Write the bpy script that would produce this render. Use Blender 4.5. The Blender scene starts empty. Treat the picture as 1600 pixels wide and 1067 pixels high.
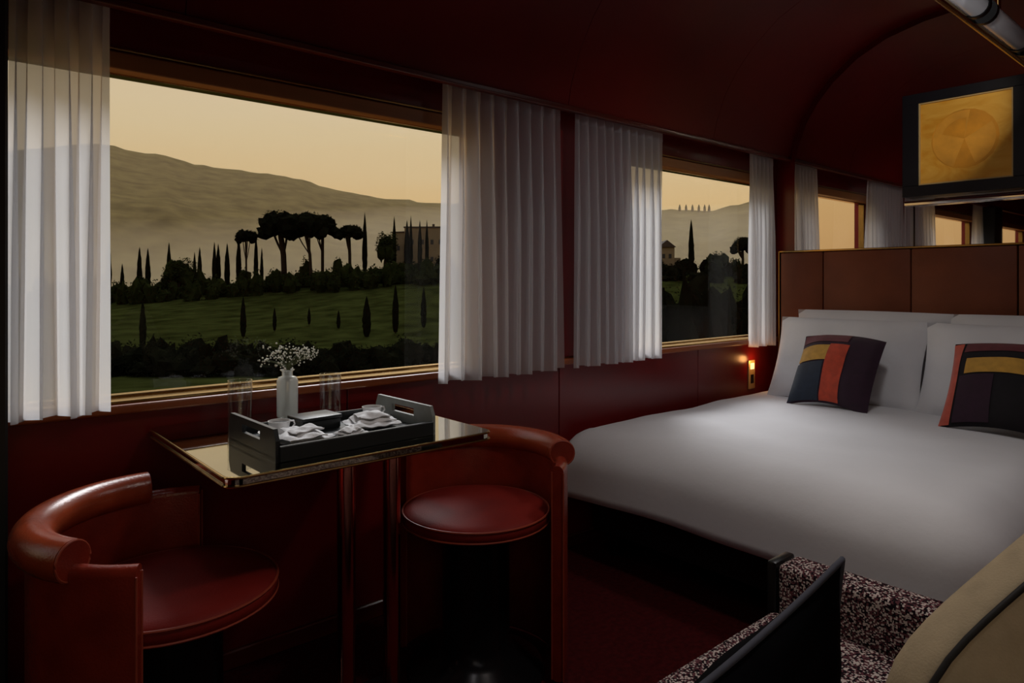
import bpy, bmesh, math, random
from math import sin, cos, pi, sqrt, atan2, radians
from mathutils import Vector, Matrix, noise
random.seed(7)
S = bpy.context.scene
C = S.collection
# ------------------------------------------------------------------ camera
F = 1072.0; HOR = 440.0; TH = atan2(1250.0, 1072.0); EYE = 1.155
DX, DY = cos(TH), sin(TH); RX, RY = sin(TH), -cos(TH)
cd = bpy.data.cameras.new('camera'); cam = bpy.data.objects.new('camera', cd); C.objects.link(cam)
cam.location = (0, 0, EYE); cam.rotation_euler = (pi/2, 0, TH - pi/2)
cd.sensor_width = 36; cd.lens = F*36/1600; cd.shift_y = -(533.5-HOR)/1600
cd.clip_start = 0.02; cd.clip_end = 6000
S.camera = cam
S.view_settings.view_transform = 'Standard'; S.view_settings.look = 'None'
S.view_settings.gamma = 1; S.view_settings.use_curve_mapping = False
S.view_settings.exposure = 0.0

def ray(px, py):
    u = (px-800)/F; v = (HOR-py)/F
    return Vector((DX+u*RX, DY+u*RY, v))
def at_t(px, py, t): return Vector((0,0,EYE)) + ray(px,py)*t
def on_y(px, py, y): r = ray(px,py); return at_t(px,py,y/r.y)
def on_x(px, py, x): r = ray(px,py); return at_t(px,py,x/r.x)
def on_z(px, py, z): r = ray(px,py); return at_t(px,py,(z-EYE)/r.z)

def lin(c):
    return tuple(((x/255)/12.92 if x/255 <= .04045 else ((x/255+.055)/1.055)**2.4) for x in c)

# ------------------------------------------------------------------ sky
W = bpy.data.worlds.new('dawn_sky'); S.world = W; W.use_nodes = True
nt = W.node_tree; nt.nodes.clear()
def N(t, typ, **kw):
    n = t.nodes.new(typ)
    for k, v in kw.items(): setattr(n, k, v)
    return n
o = N(nt,'ShaderNodeOutputWorld'); bg = N(nt,'ShaderNodeBackground')
tc = N(nt,'ShaderNodeTexCoord'); sp = N(nt,'ShaderNodeSeparateXYZ')
nt.links.new(tc.outputs['Generated'], sp.inputs[0])
rp = N(nt,'ShaderNodeValToRGB'); el = rp.color_ramp.elements
el[0].position = 0.0; el[0].color = (*lin((203,160,106)),1)
el[1].position = 1.0; el[1].color = (*lin((228,234,244)),1)
for p, c in ((.10,(214,176,121)), (.2,(213,188,146)), (.3,(212,196,168)), (.55,(222,222,224))):
    e = el.new(p); e.color = (*lin(c),1)
mp = N(nt,'ShaderNodeMapping'); mp.inputs['Scale'].default_value = (2.2,2.2,14)
ns = N(nt,'ShaderNodeTexNoise'); ns.inputs['Scale'].default_value = 1.6; ns.inputs['Detail'].default_value = 4
nt.links.new(tc.outputs['Generated'], mp.inputs[0]); nt.links.new(mp.outputs[0], ns.inputs['Vector'])
ad = N(nt,'ShaderNodeMath', operation='MULTIPLY_ADD'); ad.inputs[1].default_value = .05
sb = N(nt,'ShaderNodeMath', operation='SUBTRACT'); sb.inputs[1].default_value = .025
nt.links.new(ns.outputs['Fac'], ad.inputs[0]); nt.links.new(sp.outputs['Z'], ad.inputs[2])
nt.links.new(ad.outputs[0], sb.inputs[0]); nt.links.new(sb.outputs[0], rp.inputs[0])
nt.links.new(rp.outputs[0], bg.inputs[0]); bg.inputs[1].default_value = 1.0
nt.links.new(bg.outputs[0], o.inputs[0])

# added soft sun from the window side, brightens curtains and cabin
sl_=bpy.data.lights.new('added_sun','SUN'); sl_.energy=2.0; sl_.angle=radians(24); sl_.color=(.97,.98,1.0)
so_=bpy.data.objects.new('added_sun',sl_); C.objects.link(so_)
so_.rotation_euler = Vector((-.45,-.62,-.66)).to_track_quat('-Z','Y').to_euler()

# ------------------------------------------------------------------ materials
MATS = {}
def mat(name, col, rough=.5, metal=0., spec=.5, var=0., vscale=8., bump=0., bscale=60., coat=0., emit=None, estr=0., sheen=0., stretch=(1,1,1)):
    m = bpy.data.materials.new(name); m.use_nodes = True; t = m.node_tree
    b = t.nodes['Principled BSDF']
    c = lin(col)
    b.inputs['Base Color'].default_value = (*c,1); b.inputs['Roughness'].default_value = rough
    b.inputs['Metallic'].default_value = metal; b.inputs['Specular IOR Level'].default_value = spec
    b.inputs['Coat Weight'].default_value = coat; b.inputs['Coat Roughness'].default_value = .12
    b.inputs['Sheen Weight'].default_value = sheen
    if emit: b.inputs['Emission Color'].default_value = (*lin(emit),1); b.inputs['Emission Strength'].default_value = estr
    if var or bump:
        tx = N(t,'ShaderNodeTexCoord'); mp = N(t,'ShaderNodeMapping'); mp.inputs['Scale'].default_value = stretch
        t.links.new(tx.outputs['Object'], mp.inputs[0])
    if var:
        n = N(t,'ShaderNodeTexNoise'); n.inputs['Scale'].default_value = vscale; n.inputs['Detail'].default_value = 5
        r = N(t,'ShaderNodeValToRGB'); r.color_ramp.elements[0].position=.3; r.color_ramp.elements[1].position=.7
        r.color_ramp.elements[0].color = (*[x*(1-var) for x in c],1); r.color_ramp.elements[1].color = (*[min(1,x*(1+var)) for x in c],1)
        t.links.new(mp.outputs[0], n.inputs['Vector']); t.links.new(n.outputs['Fac'], r.inputs[0]); t.links.new(r.outputs[0], b.inputs['Base Color'])
    if bump:
        n2 = N(t,'ShaderNodeTexNoise'); n2.inputs['Scale'].default_value = bscale; n2.inputs['Detail'].default_value = 3
        bp = N(t,'ShaderNodeBump'); bp.inputs['Strength'].default_value = bump; bp.inputs['Distance'].default_value = .01
        t.links.new(mp.outputs[0], n2.inputs['Vector']); t.links.new(n2.outputs['Fac'], bp.inputs['Height']); t.links.new(bp.outputs[0], b.inputs['Normal'])
    MATS[name] = m; return m
def thin_glass(name, tint, refl_mul=1.0, rough=.0, haze=0.):
    m = bpy.data.materials.new(name); m.use_nodes = True; t = m.node_tree; t.nodes.clear()
    out = N(t,'ShaderNodeOutputMaterial'); tr = N(t,'ShaderNodeBsdfTransparent'); gl = N(t,'ShaderNodeBsdfGlossy'); mx = N(t,'ShaderNodeMixShader')
    ge = N(t,'ShaderNodeNewGeometry'); dp = N(t,'ShaderNodeVectorMath', operation='DOT_PRODUCT'); t.links.new(ge.outputs['Incoming'],dp.inputs[0]); t.links.new(ge.outputs['Normal'],dp.inputs[1])
    ab = N(t,'ShaderNodeMath', operation='ABSOLUTE'); t.links.new(dp.outputs['Value'],ab.inputs[0])
    om = N(t,'ShaderNodeMath', operation='SUBTRACT'); om.inputs[0].default_value=1; t.links.new(ab.outputs[0],om.inputs[1])
    pw = N(t,'ShaderNodeMath', operation='POWER'); pw.inputs[1].default_value=5; t.links.new(om.outputs[0],pw.inputs[0])
    fr = N(t,'ShaderNodeMath', operation='MULTIPLY_ADD'); fr.inputs[1].default_value=.95; fr.inputs[2].default_value=.05; t.links.new(pw.outputs[0],fr.inputs[0])
    ml = N(t,'ShaderNodeMath', operation='MULTIPLY'); ml.inputs[1].default_value = refl_mul; ml.use_clamp = True
    tr.inputs[0].default_value = (*tint,1); gl.inputs['Roughness'].default_value = rough; gl.inputs['Color'].default_value=(1,1,1,1)
    t.links.new(fr.outputs[0], ml.inputs[0]); t.links.new(ml.outputs[0], mx.inputs[0])
    base = tr.outputs[0]
    if haze:
        df = N(t,'ShaderNodeBsdfDiffuse'); df.inputs[0].default_value=(.8,.8,.8,1); tl = N(t,'ShaderNodeBsdfTranslucent'); tl.inputs[0].default_value=(.85,.85,.85,1)
        m1 = N(t,'ShaderNodeMixShader'); m1.inputs[0].default_value=.5; t.links.new(df.outputs[0],m1.inputs[1]); t.links.new(tl.outputs[0],m1.inputs[2])
        m2 = N(t,'ShaderNodeMixShader'); m2.inputs[0].default_value=haze; t.links.new(tr.outputs[0],m2.inputs[1]); t.links.new(m1.outputs[0],m2.inputs[2]); base = m2.outputs[0]
    t.links.new(base, mx.inputs[1]); t.links.new(gl.outputs[0], mx.inputs[2]); t.links.new(mx.outputs[0], out.inputs[0])
    MATS[name] = m; return m
def cloth_sheer(name, col, see=.1, tl=.62):
    m = bpy.data.materials.new(name); m.use_nodes = True; t = m.node_tree; t.nodes.clear()
    out = N(t,'ShaderNodeOutputMaterial'); df = N(t,'ShaderNodeBsdfDiffuse'); tr = N(t,'ShaderNodeBsdfTranslucent'); tp = N(t,'ShaderNodeBsdfTransparent')
    c = (*lin(col),1); df.inputs[0].default_value = c; tr.inputs[0].default_value = c
    tx = N(t,'ShaderNodeTexCoord'); wv = N(t,'ShaderNodeTexNoise'); wv.inputs['Scale'].default_value = 260
    mpp = N(t,'ShaderNodeMapping'); mpp.inputs['Scale'].default_value=(1,1,.12); t.links.new(tx.outputs['Object'],mpp.inputs[0]); t.links.new(mpp.outputs[0],wv.inputs['Vector'])
    bp = N(t,'ShaderNodeBump'); bp.inputs['Strength'].default_value=.12; bp.inputs['Distance'].default_value=.003; t.links.new(wv.outputs['Fac'],bp.inputs['Height']); t.links.new(bp.outputs[0],df.inputs['Normal'])
    a = N(t,'ShaderNodeMixShader'); a.inputs[0].default_value = tl; t.links.new(df.outputs[0],a.inputs[1]); t.links.new(tr.outputs[0],a.inputs[2])
    b = N(t,'ShaderNodeMixShader'); b.inputs[0].default_value = see; t.links.new(a.outputs[0],b.inputs[1]); t.links.new(tp.outputs[0],b.inputs[2])
    t.links.new(b.outputs[0], out.inputs[0]); MATS[name] = m; return m

mat('lacquer', (112,20,20), .28, var=.25, vscale=2.5, spec=.45, stretch=(.4,1,1))
mat('lacquer_ceiling', (112,12,12), .42, var=.2, vscale=1.5, spec=.35)
mat('wood_trim', (92,30,18), .3, var=.3, vscale=5, stretch=(.15,3,3))
mat('wood_sill', (140,72,36), .32, var=.25, vscale=6, stretch=(.12,3,3))
mat('blind_brown', (158,104,56), .5, var=.15, vscale=9, stretch=(.1,2,2))
mat('brass', (196,160,98), .22, metal=1., var=.08, vscale=20)
mat('brass_dark', (150,118,70), .3, metal=1., var=.1, vscale=20)
mat('bronze', (214,140,122), .16, metal=1., var=.1, vscale=12)
mat('chrome', (205,203,200), .12, metal=1., var=.04, vscale=30)
mat('black_metal', (18,18,20), .35, spec=.4, var=.2)
mat('black_paint', (22,25,27), .55, var=.2)
mat('carpet', (66,12,14), .95, var=.35, vscale=60, bump=.5, bscale=300, spec=.1)
mat('leather', (128,40,24), .26, spec=.5, var=.18, vscale=14, bump=.12, bscale=220)
mat('leather_tan', (150,62,34), .24, spec=.55, var=.18, vscale=14, bump=.08, bscale=220)
mat('leather_seat', (118,26,18), .6, spec=.15, var=.12, vscale=10, bump=.1, bscale=220)
mat('leather_piping', (150,62,42), .35, var=.1)
mat('dark_pedestal', (36,34,36), .22, metal=.6, var=.15)
mat('table_lacquer', (176,172,158), .03, metal=1., var=.04)
mat('tray_black', (30,33,34), .38, spec=.4, var=.15, vscale=30)
mat('tray_grey', (120,124,122), .5, var=.1, vscale=30)
mat('linen_white', (226,226,228), .75, var=.04, vscale=30, bump=.15, bscale=180)
mat('bed_linen', (220,219,222), .85, var=.03, vscale=4, bump=.12, bscale=26)
mat('pillow_linen', (228,228,232), .8, var=.03, vscale=7, bump=.2, bscale=22)
mat('bed_base', (24,20,26), .8, var=.2)
mat('headboard_leather', (120,62,36), .55, spec=.35, var=.12, vscale=6, bump=.08, bscale=160)
mat('frame_navy', (14,15,24), .4, var=.15)
mat('c_maroon', (96,34,44), .9, var=.2, vscale=30, sheen=.3)
mat('c_gold', (196,148,56), .85, var=.15, vscale=30, sheen=.3)
mat('c_navy', (26,38,56), .9, var=.2, vscale=30, sheen=.3)
mat('c_orange', (186,64,34), .9, var=.2, vscale=30, sheen=.3)
mat('c_purple', (44,18,38), .92, var=.2, vscale=30, sheen=.2)
mat('c_coral', (190,84,66), .9, var=.15, vscale=30, sheen=.3)
mat('c_black', (20,16,22), .92, var=.2, vscale=30)
mat('velvet_navy', (9,9,14), 1., var=.2, vscale=20, spec=.1)
mat('velvet_navy_edge', (70,72,86), .8, var=.1)
mat('beige_linen', (186,168,138), .9, var=.1, vscale=40, bump=.12, bscale=420)
mat('beige_gusset', (196,188,172), .9, var=.06, vscale=40, bump=.2, bscale=150)
mat('piping_black', (18,14,14), .7, var=.1)
mat('porcelain', (235,235,236), .2, var=.02)
mat('steel', (190,190,192), .2, metal=1., var=.05)
mat('white_flower', (240,238,226), .7, var=.05)
mat('stem_green', (96,104,70), .7, var=.2)
mat('plate_brass', (206,172,112), .4, metal=.35, var=.05)
mat('ivory', (225,210,180), .5, var=.05)
mat('lamp_warm', (255,220,160), .5, emit=(255,214,150), estr=1.2, var=.01)
mat('fill_lens_white', (255,248,238), .5, emit=(255,246,236), estr=4, var=.01)  # glowing lens of the added ceiling fill lamps
thin_glass('pane', (.97,.97,.96), .45)
thin_glass('tumbler_glass', (.93,.94,.94), 1.5)
thin_glass('vase_glass', (.9,.92,.9), 1.2, haze=.55)
thin_glass('lamp_glass', (.7,.7,.76), 1.3, rough=.15, haze=.5)
cloth_sheer('sheer', (246,246,248), .2, .8)
# mirror
m = mat('mirror', (232,226,220), .015, metal=1., var=.02, vscale=2)
# painting
def painting():
    m = bpy.data.materials.new('painting_gold'); m.use_nodes=True; t=m.node_tree; b=t.nodes['Principled BSDF']; b.inputs['Roughness'].default_value=.6
    tx=N(t,'ShaderNodeTexCoord'); n=N(t,'ShaderNodeTexNoise'); n.inputs['Scale'].default_value=5; n.inputs['Detail'].default_value=6; n.inputs['Distortion'].default_value=1.5
    mp=N(t,'ShaderNodeMapping'); mp.inputs['Scale'].default_value=(1,1,2.2); t.links.new(tx.outputs['Object'],mp.inputs[0]); t.links.new(mp.outputs[0],n.inputs['Vector'])
    r=N(t,'ShaderNodeValToRGB'); e=r.color_ramp.elements; e[0].position=.3; e[0].color=(*lin((222,150,24)),1); e[1].position=.75; e[1].color=(*lin((246,194,84)),1)
    t.links.new(n.outputs['Fac'],r.inputs[0]); t.links.new(r.outputs[0],b.inputs['Base Color']); MATS['painting_gold']=m
painting()
mat('painting_disc', (222,150,34), .6, var=.25, vscale=7)
mat('painting_lobe', (230,162,52), .6, var=.2, vscale=8)
mat('painting_edge', (206,176,120), .6, var=.05)
# woven check for the sofa
def tweed():
    m=bpy.data.materials.new('tweed'); m.use_nodes=True; t=m.node_tree; b=t.nodes['Principled BSDF']; b.inputs['Roughness'].default_value=.95; b.inputs['Specular IOR Level'].default_value=.1
    tx=N(t,'ShaderNodeTexCoord'); v=N(t,'ShaderNodeTexVoronoi'); v.inputs['Scale'].default_value=300; v.inputs['Randomness'].default_value=.45
    r=N(t,'ShaderNodeValToRGB'); r.color_ramp.interpolation='CONSTANT'; e=r.color_ramp.elements
    sx=N(t,'ShaderNodeSeparateColor'); e[0].color=(*lin((28,18,24)),1); e[1].position=.42; e[1].color=(*lin((196,182,176)),1)
    k=e.new(.72); k.color=(*lin((96,56,62)),1)
    t.links.new(tx.outputs['Object'],v.inputs['Vector']); t.links.new(v.outputs['Color'],sx.inputs[0]); t.links.new(sx.outputs[0],r.inputs[0]); t.links.new(r.outputs[0],b.inputs['Base Color'])
    bp=N(t,'ShaderNodeBump'); bp.inputs['Strength'].default_value=.4; bp.inputs['Distance'].default_value=.003; t.links.new(v.outputs['Distance'],bp.inputs['Height']); t.links.new(bp.outputs[0],b.inputs['Normal'])
    MATS['tweed']=m
tweed()
# landscape
mat('grass', (33,36,14), 1., var=.5, vscale=.25, spec=0., stretch=(1,1,1))
mat('hill', (86,74,44), 1., var=.4, vscale=.03, spec=0., stretch=(1,1,2))
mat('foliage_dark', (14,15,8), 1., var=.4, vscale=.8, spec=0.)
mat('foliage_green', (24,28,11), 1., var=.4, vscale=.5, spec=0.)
mat('bark', (34,27,20), .95, var=.3, vscale=3, spec=.05)
mat('villa_wall', (104,88,64), .95, var=.15, vscale=.4)
mat('villa_roof', (52,38,28), .95, var=.2, vscale=1)
mat('villa_dark', (26,22,18), .8, var=.1)

# ------------------------------------------------------------------ helpers
def obj(name, me, m, parent=None, smooth=False, loc=None):
    if isinstance(me, bmesh.types.BMesh):
        bm = me; me = bpy.data.meshes.new(name); bm.normal_update(); bm.to_mesh(me); bm.free()
    if m is not None:
        me.materials.clear(); me.materials.append(MATS[m] if isinstance(m,str) else m)
    if smooth:
        for p in me.polygons: p.use_smooth = True
        try: me.set_sharp_from_angle(angle=radians(smooth if smooth is not True else 50))
        except Exception: pass
    ob = bpy.data.objects.new(name, me); C.objects.link(ob)
    if parent: ob.parent = parent
    if loc is not None: ob.location = loc
    return ob
def tag(o, label, cat, group=None, kind=None):
    o['label'] = label
    if cat: o['category'] = cat
    if group: o['group'] = group
    if kind: o['kind'] = kind
    return o
def thing(name, label, cat, loc=(0,0,0), rotz=0, group=None, kind=None):
    e = bpy.data.objects.new(name, None); C.objects.link(e); e.location = loc; e.rotation_euler = (0,0,rotz); e.empty_display_size=.1
    return tag(e, label, cat, group, kind)
def struct(o, label=None):
    o['kind'] = 'structure'
    if label: o['label'] = label
    return o
def bx(x0,x1,y0,y1,z0,z1, bev=0., seg=2, bm=None):
    b = bmesh.new()
    bmesh.ops.create_cube(b, size=1)
    for v in b.verts: v.co = Vector(((x0+x1)/2+v.co.x*(x1-x0), (y0+y1)/2+v.co.y*(y1-y0), (z0+z1)/2+v.co.z*(z1-z0)))
    if bev: bmesh.ops.bevel(b, geom=list(b.edges), offset=bev, segments=seg, profile=.5, affect='EDGES')
    return join(bm, b)
def join(a, b):
    if a is None: return b
    me = bpy.data.meshes.new('tmp'); b.to_mesh(me); b.free(); a.from_mesh(me); bpy.data.meshes.remove(me); return a
def cyl(r, z0, z1, n=32, r2=None, bev=0., c=(0,0), bm=None):
    b = bmesh.new(); bmesh.ops.create_cone(b, cap_ends=True, segments=n, radius1=r, radius2=r if r2 is None else r2, depth=z1-z0)
    for v in b.verts: v.co += Vector((c[0],c[1],(z0+z1)/2))
    if bev:
        ed=[e for e in b.edges if len(e.link_faces)==2 and any(len(f.verts)>4 for f in e.link_faces)]
        bmesh.ops.bevel(b, geom=ed, offset=bev, segments=3, profile=.5, affect='EDGES')
    return join(bm, b)
def lathe(prof, n=24, c=(0,0,0), cap=False, bm=None):
    b = bmesh.new(); rings=[]
    for (r,z) in prof:
        rings.append([b.verts.new((c[0]+r*cos(2*pi*i/n), c[1]+r*sin(2*pi*i/n), c[2]+z)) for i in range(n)] if r>1e-6 else [b.verts.new((c[0],c[1],c[2]+z))])
    for A,B in zip(rings,rings[1:]):
        for i in range(n):
            j=(i+1)%n
            if len(A)==1 and len(B)>1: b.faces.new((A[0],B[i],B[j]))
            elif len(B)==1 and len(A)>1: b.faces.new((A[i],A[j],B[0]))
            elif len(A)>1: b.faces.new((A[i],A[j],B[j],B[i]))
    bmesh.ops.recalc_face_normals(b, faces=list(b.faces))
    return join(bm,b)
def sweep(path, prof, closed=False, caps=True, up=Vector((0,0,1)), bm=None):
    """prof: list of (a,b): a along side vector, b along up"""
    b=bmesh.new(); path=[Vector(p) for p in path]; n=len(path); rings=[]
    for i,p in enumerate(path):
        a=path[(i-1)%n] if (i>0 or closed) else p; c=path[(i+1)%n] if (i<n-1 or closed) else p
        t=(c-a).normalized(); s=t.cross(up)
        if s.length<1e-4: s=t.cross(Vector((1,0,0)))
        s.normalize(); w=s.cross(t).normalized()
        rings.append([b.verts.new(p+s*x+w*y) for (x,y) in prof])
    m=len(prof)
    for i in range(n if closed else n-1):
        A=rings[i]; B=rings[(i+1)%n]
        for k in range(m): b.faces.new((A[k],A[(k+1)%m],B[(k+1)%m],B[k]))
    if caps and not closed: b.faces.new(rings[0][::-1]); b.faces.new(rings[-1])
    bmesh.ops.recalc_face_normals(b, faces=list(b.faces))
    return join(bm,b)
def circ(r, n=10): return [(r*cos(2*pi*i/n), r*sin(2*pi*i/n)) for i in range(n)]
def rrect(w,h,r,n=4):
    p=[]
    for (sx,sy,a0) in ((1,1,0),(-1,1,90),(-1,-1,180),(1,-1,270)):
        for k in range(n+1):
            a=radians(a0+90*k/n); p.append((sx*(w/2-r)+r*cos(a), sy*(h/2-r)+r*sin(a)))
    return p
def prism(pts, axis, a0, a1, bm=None):
    """polygon pts (p,q) extruded along axis; axis 'x': (y,z), 'y': (x,z), 'z': (x,y)"""
    b=bmesh.new()
    def mk(p,q,a): return {'x':(a,p,q),'y':(p,a,q),'z':(p,q,a)}[axis]
    A=[b.verts.new(mk(p,q,a0)) for p,q in pts]; B=[b.verts.new(mk(p,q,a1)) for p,q in pts]
    b.faces.new(A); b.faces.new(B[::-1]); n=len(pts)
    for i in range(n): b.faces.new((A[i],B[i],B[(i+1)%n],A[(i+1)%n]))
    bmesh.ops.recalc_face_normals(b, faces=list(b.faces)); return join(bm,b)
def grid(nu,nv,fn,bm=None):
    b=bmesh.new(); V=[[b.verts.new(fn(i/nu,j/nv)) for j in range(nv+1)] for i in range(nu+1)]
    for i in range(nu):
        for j in range(nv): b.faces.new((V[i][j],V[i+1][j],V[i+1][j+1],V[i][j+1]))
    return join(bm,b)
def frame_rect_y(x0,x1,z0,z1,w,y0,y1):
    b=None
    for a in ((x0,x1,z0,z0+w),(x0,x1,z1-w,z1),(x0,x0+w,z0+w,z1-w),(x1-w,x1,z0+w,z1-w)):
        b=bx(a[0],a[1],y0,y1,a[2],a[3],.003,1,bm=b)
    return b

# ------------------------------------------------------------------ room dimensions
WY = 2.12           # window wall inner face
XF = 3.93           # far (headboard) wall
XB = -2.2; YR = -.62
SILL = .827; HEAD = 1.745
LIPY, LIPZ = 2.03, 1.885
wins = [(.12,1.64),(2.54,3.84),(-1.75,-.25)]
# ---- floor
fl = struct(obj('floor', bx(XB,XF+.1,YR-.1,WY+.1,-.08,0), 'carpet'), 'dark red carpeted cabin floor')
# ---- window wall
wl = struct(thing('wall_left','dark red lacquered window wall of the cabin',None,(0,0,0)))
xs=[XB]+[v for w in sorted(wins) for v in w]+[XF+.1]
for i in range(0,len(xs),2): obj('pier', bx(xs[i],xs[i+1],WY,WY+.12,SILL,HEAD), 'lacquer', wl)
obj('wall_head', bx(XB,XF+.1,WY,WY+.12,HEAD,2.05), 'lacquer', wl)
seams=[XB,-1.1,.10,1.08,2.075,3.1,XF+.1]
for a,b in zip(seams,seams[1:]): obj('panel', bx(a+.002,b-.002,WY-.012,WY+.12,0,SILL-.03,.002,1), 'lacquer', wl)
obj('wall_backing', bx(XB,XF+.1,WY+.03,WY+.13,0,SILL-.031), 'lacquer', wl)
# ---- sill ledge of each side
sl = struct(obj('trim_1', bx(XB,XF,WY-.035,WY+.10,SILL-.03,SILL-.004,.006), 'wood_sill'), 'polished wooden sill ledge running under the windows')
# windows
for i,(a,b) in enumerate(wins):
    w = struct(thing('window_%d'%(i+1), ['wide cabin window beside the table','smaller-looking cabin window above the bed','cabin window behind the viewer seen only in the mirror'][i],None,(0,0,0)))
    obj('frame', frame_rect_y(a,b,SILL-.004,HEAD,.016,WY+.045,WY+.085), 'brass', w)
    obj('sill_strip', bx(a,b,WY-.02,WY+.045,SILL-.004,SILL+.004,.002,1), 'brass', w)
    obj('blind_cassette', bx(a,b,WY-.006,WY+.044,HEAD-.012,HEAD+.036,.004), 'blind_brown', w)
    obj('head_strip', bx(a,b,WY-.010,WY+.0,HEAD+.040,HEAD+.047,.002,1), 'brass_dark', w)
    obj('pane', grid(1,1,lambda s,t:Vector((a+.014+(b-a-.028)*s,WY+.065,SILL+.01+(HEAD-SILL-.024)*t))), 'pane', w)
# ---- cornice + coved ceiling in panels
cv=[(LIPY,LIPZ),(LIPY-.02,1.98),(1.96,2.11),(1.89,2.22),(1.80,2.32),(1.67,2.42),(1.52,2.49),(1.34,2.53),(1.1,2.55)]
mid=(WY+YR)/2
full=cv+[(2*mid-y,z) for y,z in cv[::-1]]
ce = struct(thing('ceiling','dark red coved ceiling of the cabin',None,(0,0,0)))
cs=[XB,-1.0,.55,2.05,3.12,XF+.1]
for a,b in zip(cs,cs[1:]):
    bm=bmesh.new(); A=[];B=[]
    for (y,z) in full: A.append(bm.verts.new((a+.0015,y,z))); B.append(bm.verts.new((b-.0015,y,z)))
    for k in range(len(full)-1): bm.faces.new((A[k],A[k+1],B[k+1],B[k]))
    bmesh.ops.recalc_face_normals(bm, faces=list(bm.faces))
    bmesh.ops.solidify(bm, geom=list(bm.faces), thickness=-.02)
    obj('panel', bm, 'lacquer_ceiling', ce, smooth=40)
obj('roof_skin', bx(XB,XF+.1,YR-.3,WY+.3,2.6,2.65), 'black_paint', ce)
struct(obj('trim_2', sweep([(XB,LIPY+.004,LIPZ-.004),(XF,LIPY+.004,LIPZ-.004)], rrect(.03,.022,.006)), 'wood_trim'), 'slim wooden cornice lip above the curtains')
struct(obj('trim_3', bx(XB,XF,LIPY+.02,WY,1.898,1.918), 'lacquer'), 'soffit board hiding the curtain track')
# curtain track
tr_ = tag(obj('curtain_track', bx(-.3,3.9,2.055,2.07,1.886,1.897,.002,1), 'brass_dark'), 'thin brass curtain track under the cornice', 'curtain track')
# ---- far wall, right wall, rear wall
struct(obj('wall_far', bx(XF+.012,XF+.12,YR-.1,WY+.1,0,2.6), 'lacquer'), 'dark red end wall behind the headboard and mirror')
wr = struct(thing('wall_right','dark red wall on the sofa side of the cabin',None,(0,0,0)))
RW=[(-1.0,.5)]  # added opening out of view, brings in cool fill daylight
obj('panel', bx(XB,XF+.1,YR-.1,YR,0,SILL), 'lacquer', wr); obj('panel', bx(XB,XF+.1,YR-.1,YR,HEAD,2.05), 'lacquer', wr)
xr=[XB]+[v for w in RW for v in w]+[XF+.1]
for i in range(0,len(xr),2): obj('pier', bx(xr[i],xr[i+1],YR-.1,YR,SILL,HEAD), 'lacquer', wr)
for i,(a,b) in enumerate(RW):
    w = struct(thing('window_%d'%(i+4), 'added unseen window behind the sofa, lets in fill daylight',None,(0,0,0)))
    obj('frame', frame_rect_y(a,b,SILL,HEAD,.016,YR-.07,YR-.03), 'brass', w)
    obj('pane', grid(1,1,lambda s,t:Vector((a+.014+(b-a-.028)*s,YR-.05,SILL+.014+(HEAD-SILL-.028)*t))), 'pane', w)
struct(obj('trackside_ground', bx(-60,60,-80,YR-.4,-1.5,-1.3), 'grass'), 'flat dark ground on the far side of the train')
struct(obj('wall_rear', bx(XB-.1,XB,YR-.1,WY+.1,0,2.6), 'lacquer'), 'dark red wall behind the viewer')
struct(obj('baseboard_left', bx(.1,XF,WY-.03,WY-.012,0,.055,.004,1), 'wood_trim'), 'low wooden skirting under the window wall')
struct(obj('trim_4', bx(-.1,.148,1.955,WY,0,1.87,.006,1), 'black_paint'), 'near-black door post at the left edge')

# ------------------------------------------------------------------ added ceiling fill lamps, none of them in view
def fill_downlight(x,y,label,power,ang=110,col=(1,.97,.95)):
    t = thing('fill_downlight',label,'fill_downlight',(x,y,2.55),0,'added ceiling fill lamps out of view')
    obj('ring', lathe([(.04,-.004),(.06,-.006),(.062,0.0),(.04,0.0)],28), 'brass', t, True)
    obj('lens', cyl(.04,-.006,-.002,24), 'fill_lens_white', t)
    l=bpy.data.lights.new('bulb','SPOT'); l.energy=power; l.spot_size=radians(ang); l.spot_blend=1; l.shadow_soft_size=.12; l.color=col
    ob=bpy.data.objects.new('bulb',l); C.objects.link(ob); ob.parent=t; ob.location=(0,0,-.03)
fill_downlight(2.45,1.0,'added brass ceiling fill lamp over the middle of the bed',24,150)
fill_downlight(1.35,.55,'added brass ceiling fill lamp over the end of the sofa',36,125,(1,.9,.82))
fill_downlight(.35,.75,'added brass ceiling fill lamp nearest the door post',7,110)
ac=thing('added_spotlight','added black ceiling lamp out of view, brightening the framed picture','fill_spotlight',(2.7,.45,2.55))  # added lamp outside the frame, lifts the brightness of the painting
obj('base',cyl(.03,-.012,0,20),'black_metal',ac,40); obj('arm',cyl(.006,-.07,-.011,10),'black_metal',ac,40)
hd_=obj('head',lathe([(0,.05),(.022,.05),(.03,.03),(.032,-.05),(.028,-.05),(.024,.0),(0,.0)],20),'black_metal',ac,50,(0,0,-.09))
dv_=Vector((3.85-2.7,1.24-.45,2.0-2.46)); q_=dv_.to_track_quat('-Z','Y').to_euler(); hd_.rotation_euler=q_
l=bpy.data.lights.new('bulb','SPOT'); l.energy=26; l.spot_size=radians(32); l.spot_blend=.7; l.shadow_soft_size=.03; l.color=(1,.9,.75)
ob=bpy.data.objects.new('bulb',l); C.objects.link(ob); ob.parent=ac; ob.location=Vector((0,0,-.09))+dv_.normalized()*.056; ob.rotation_euler=q_

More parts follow.
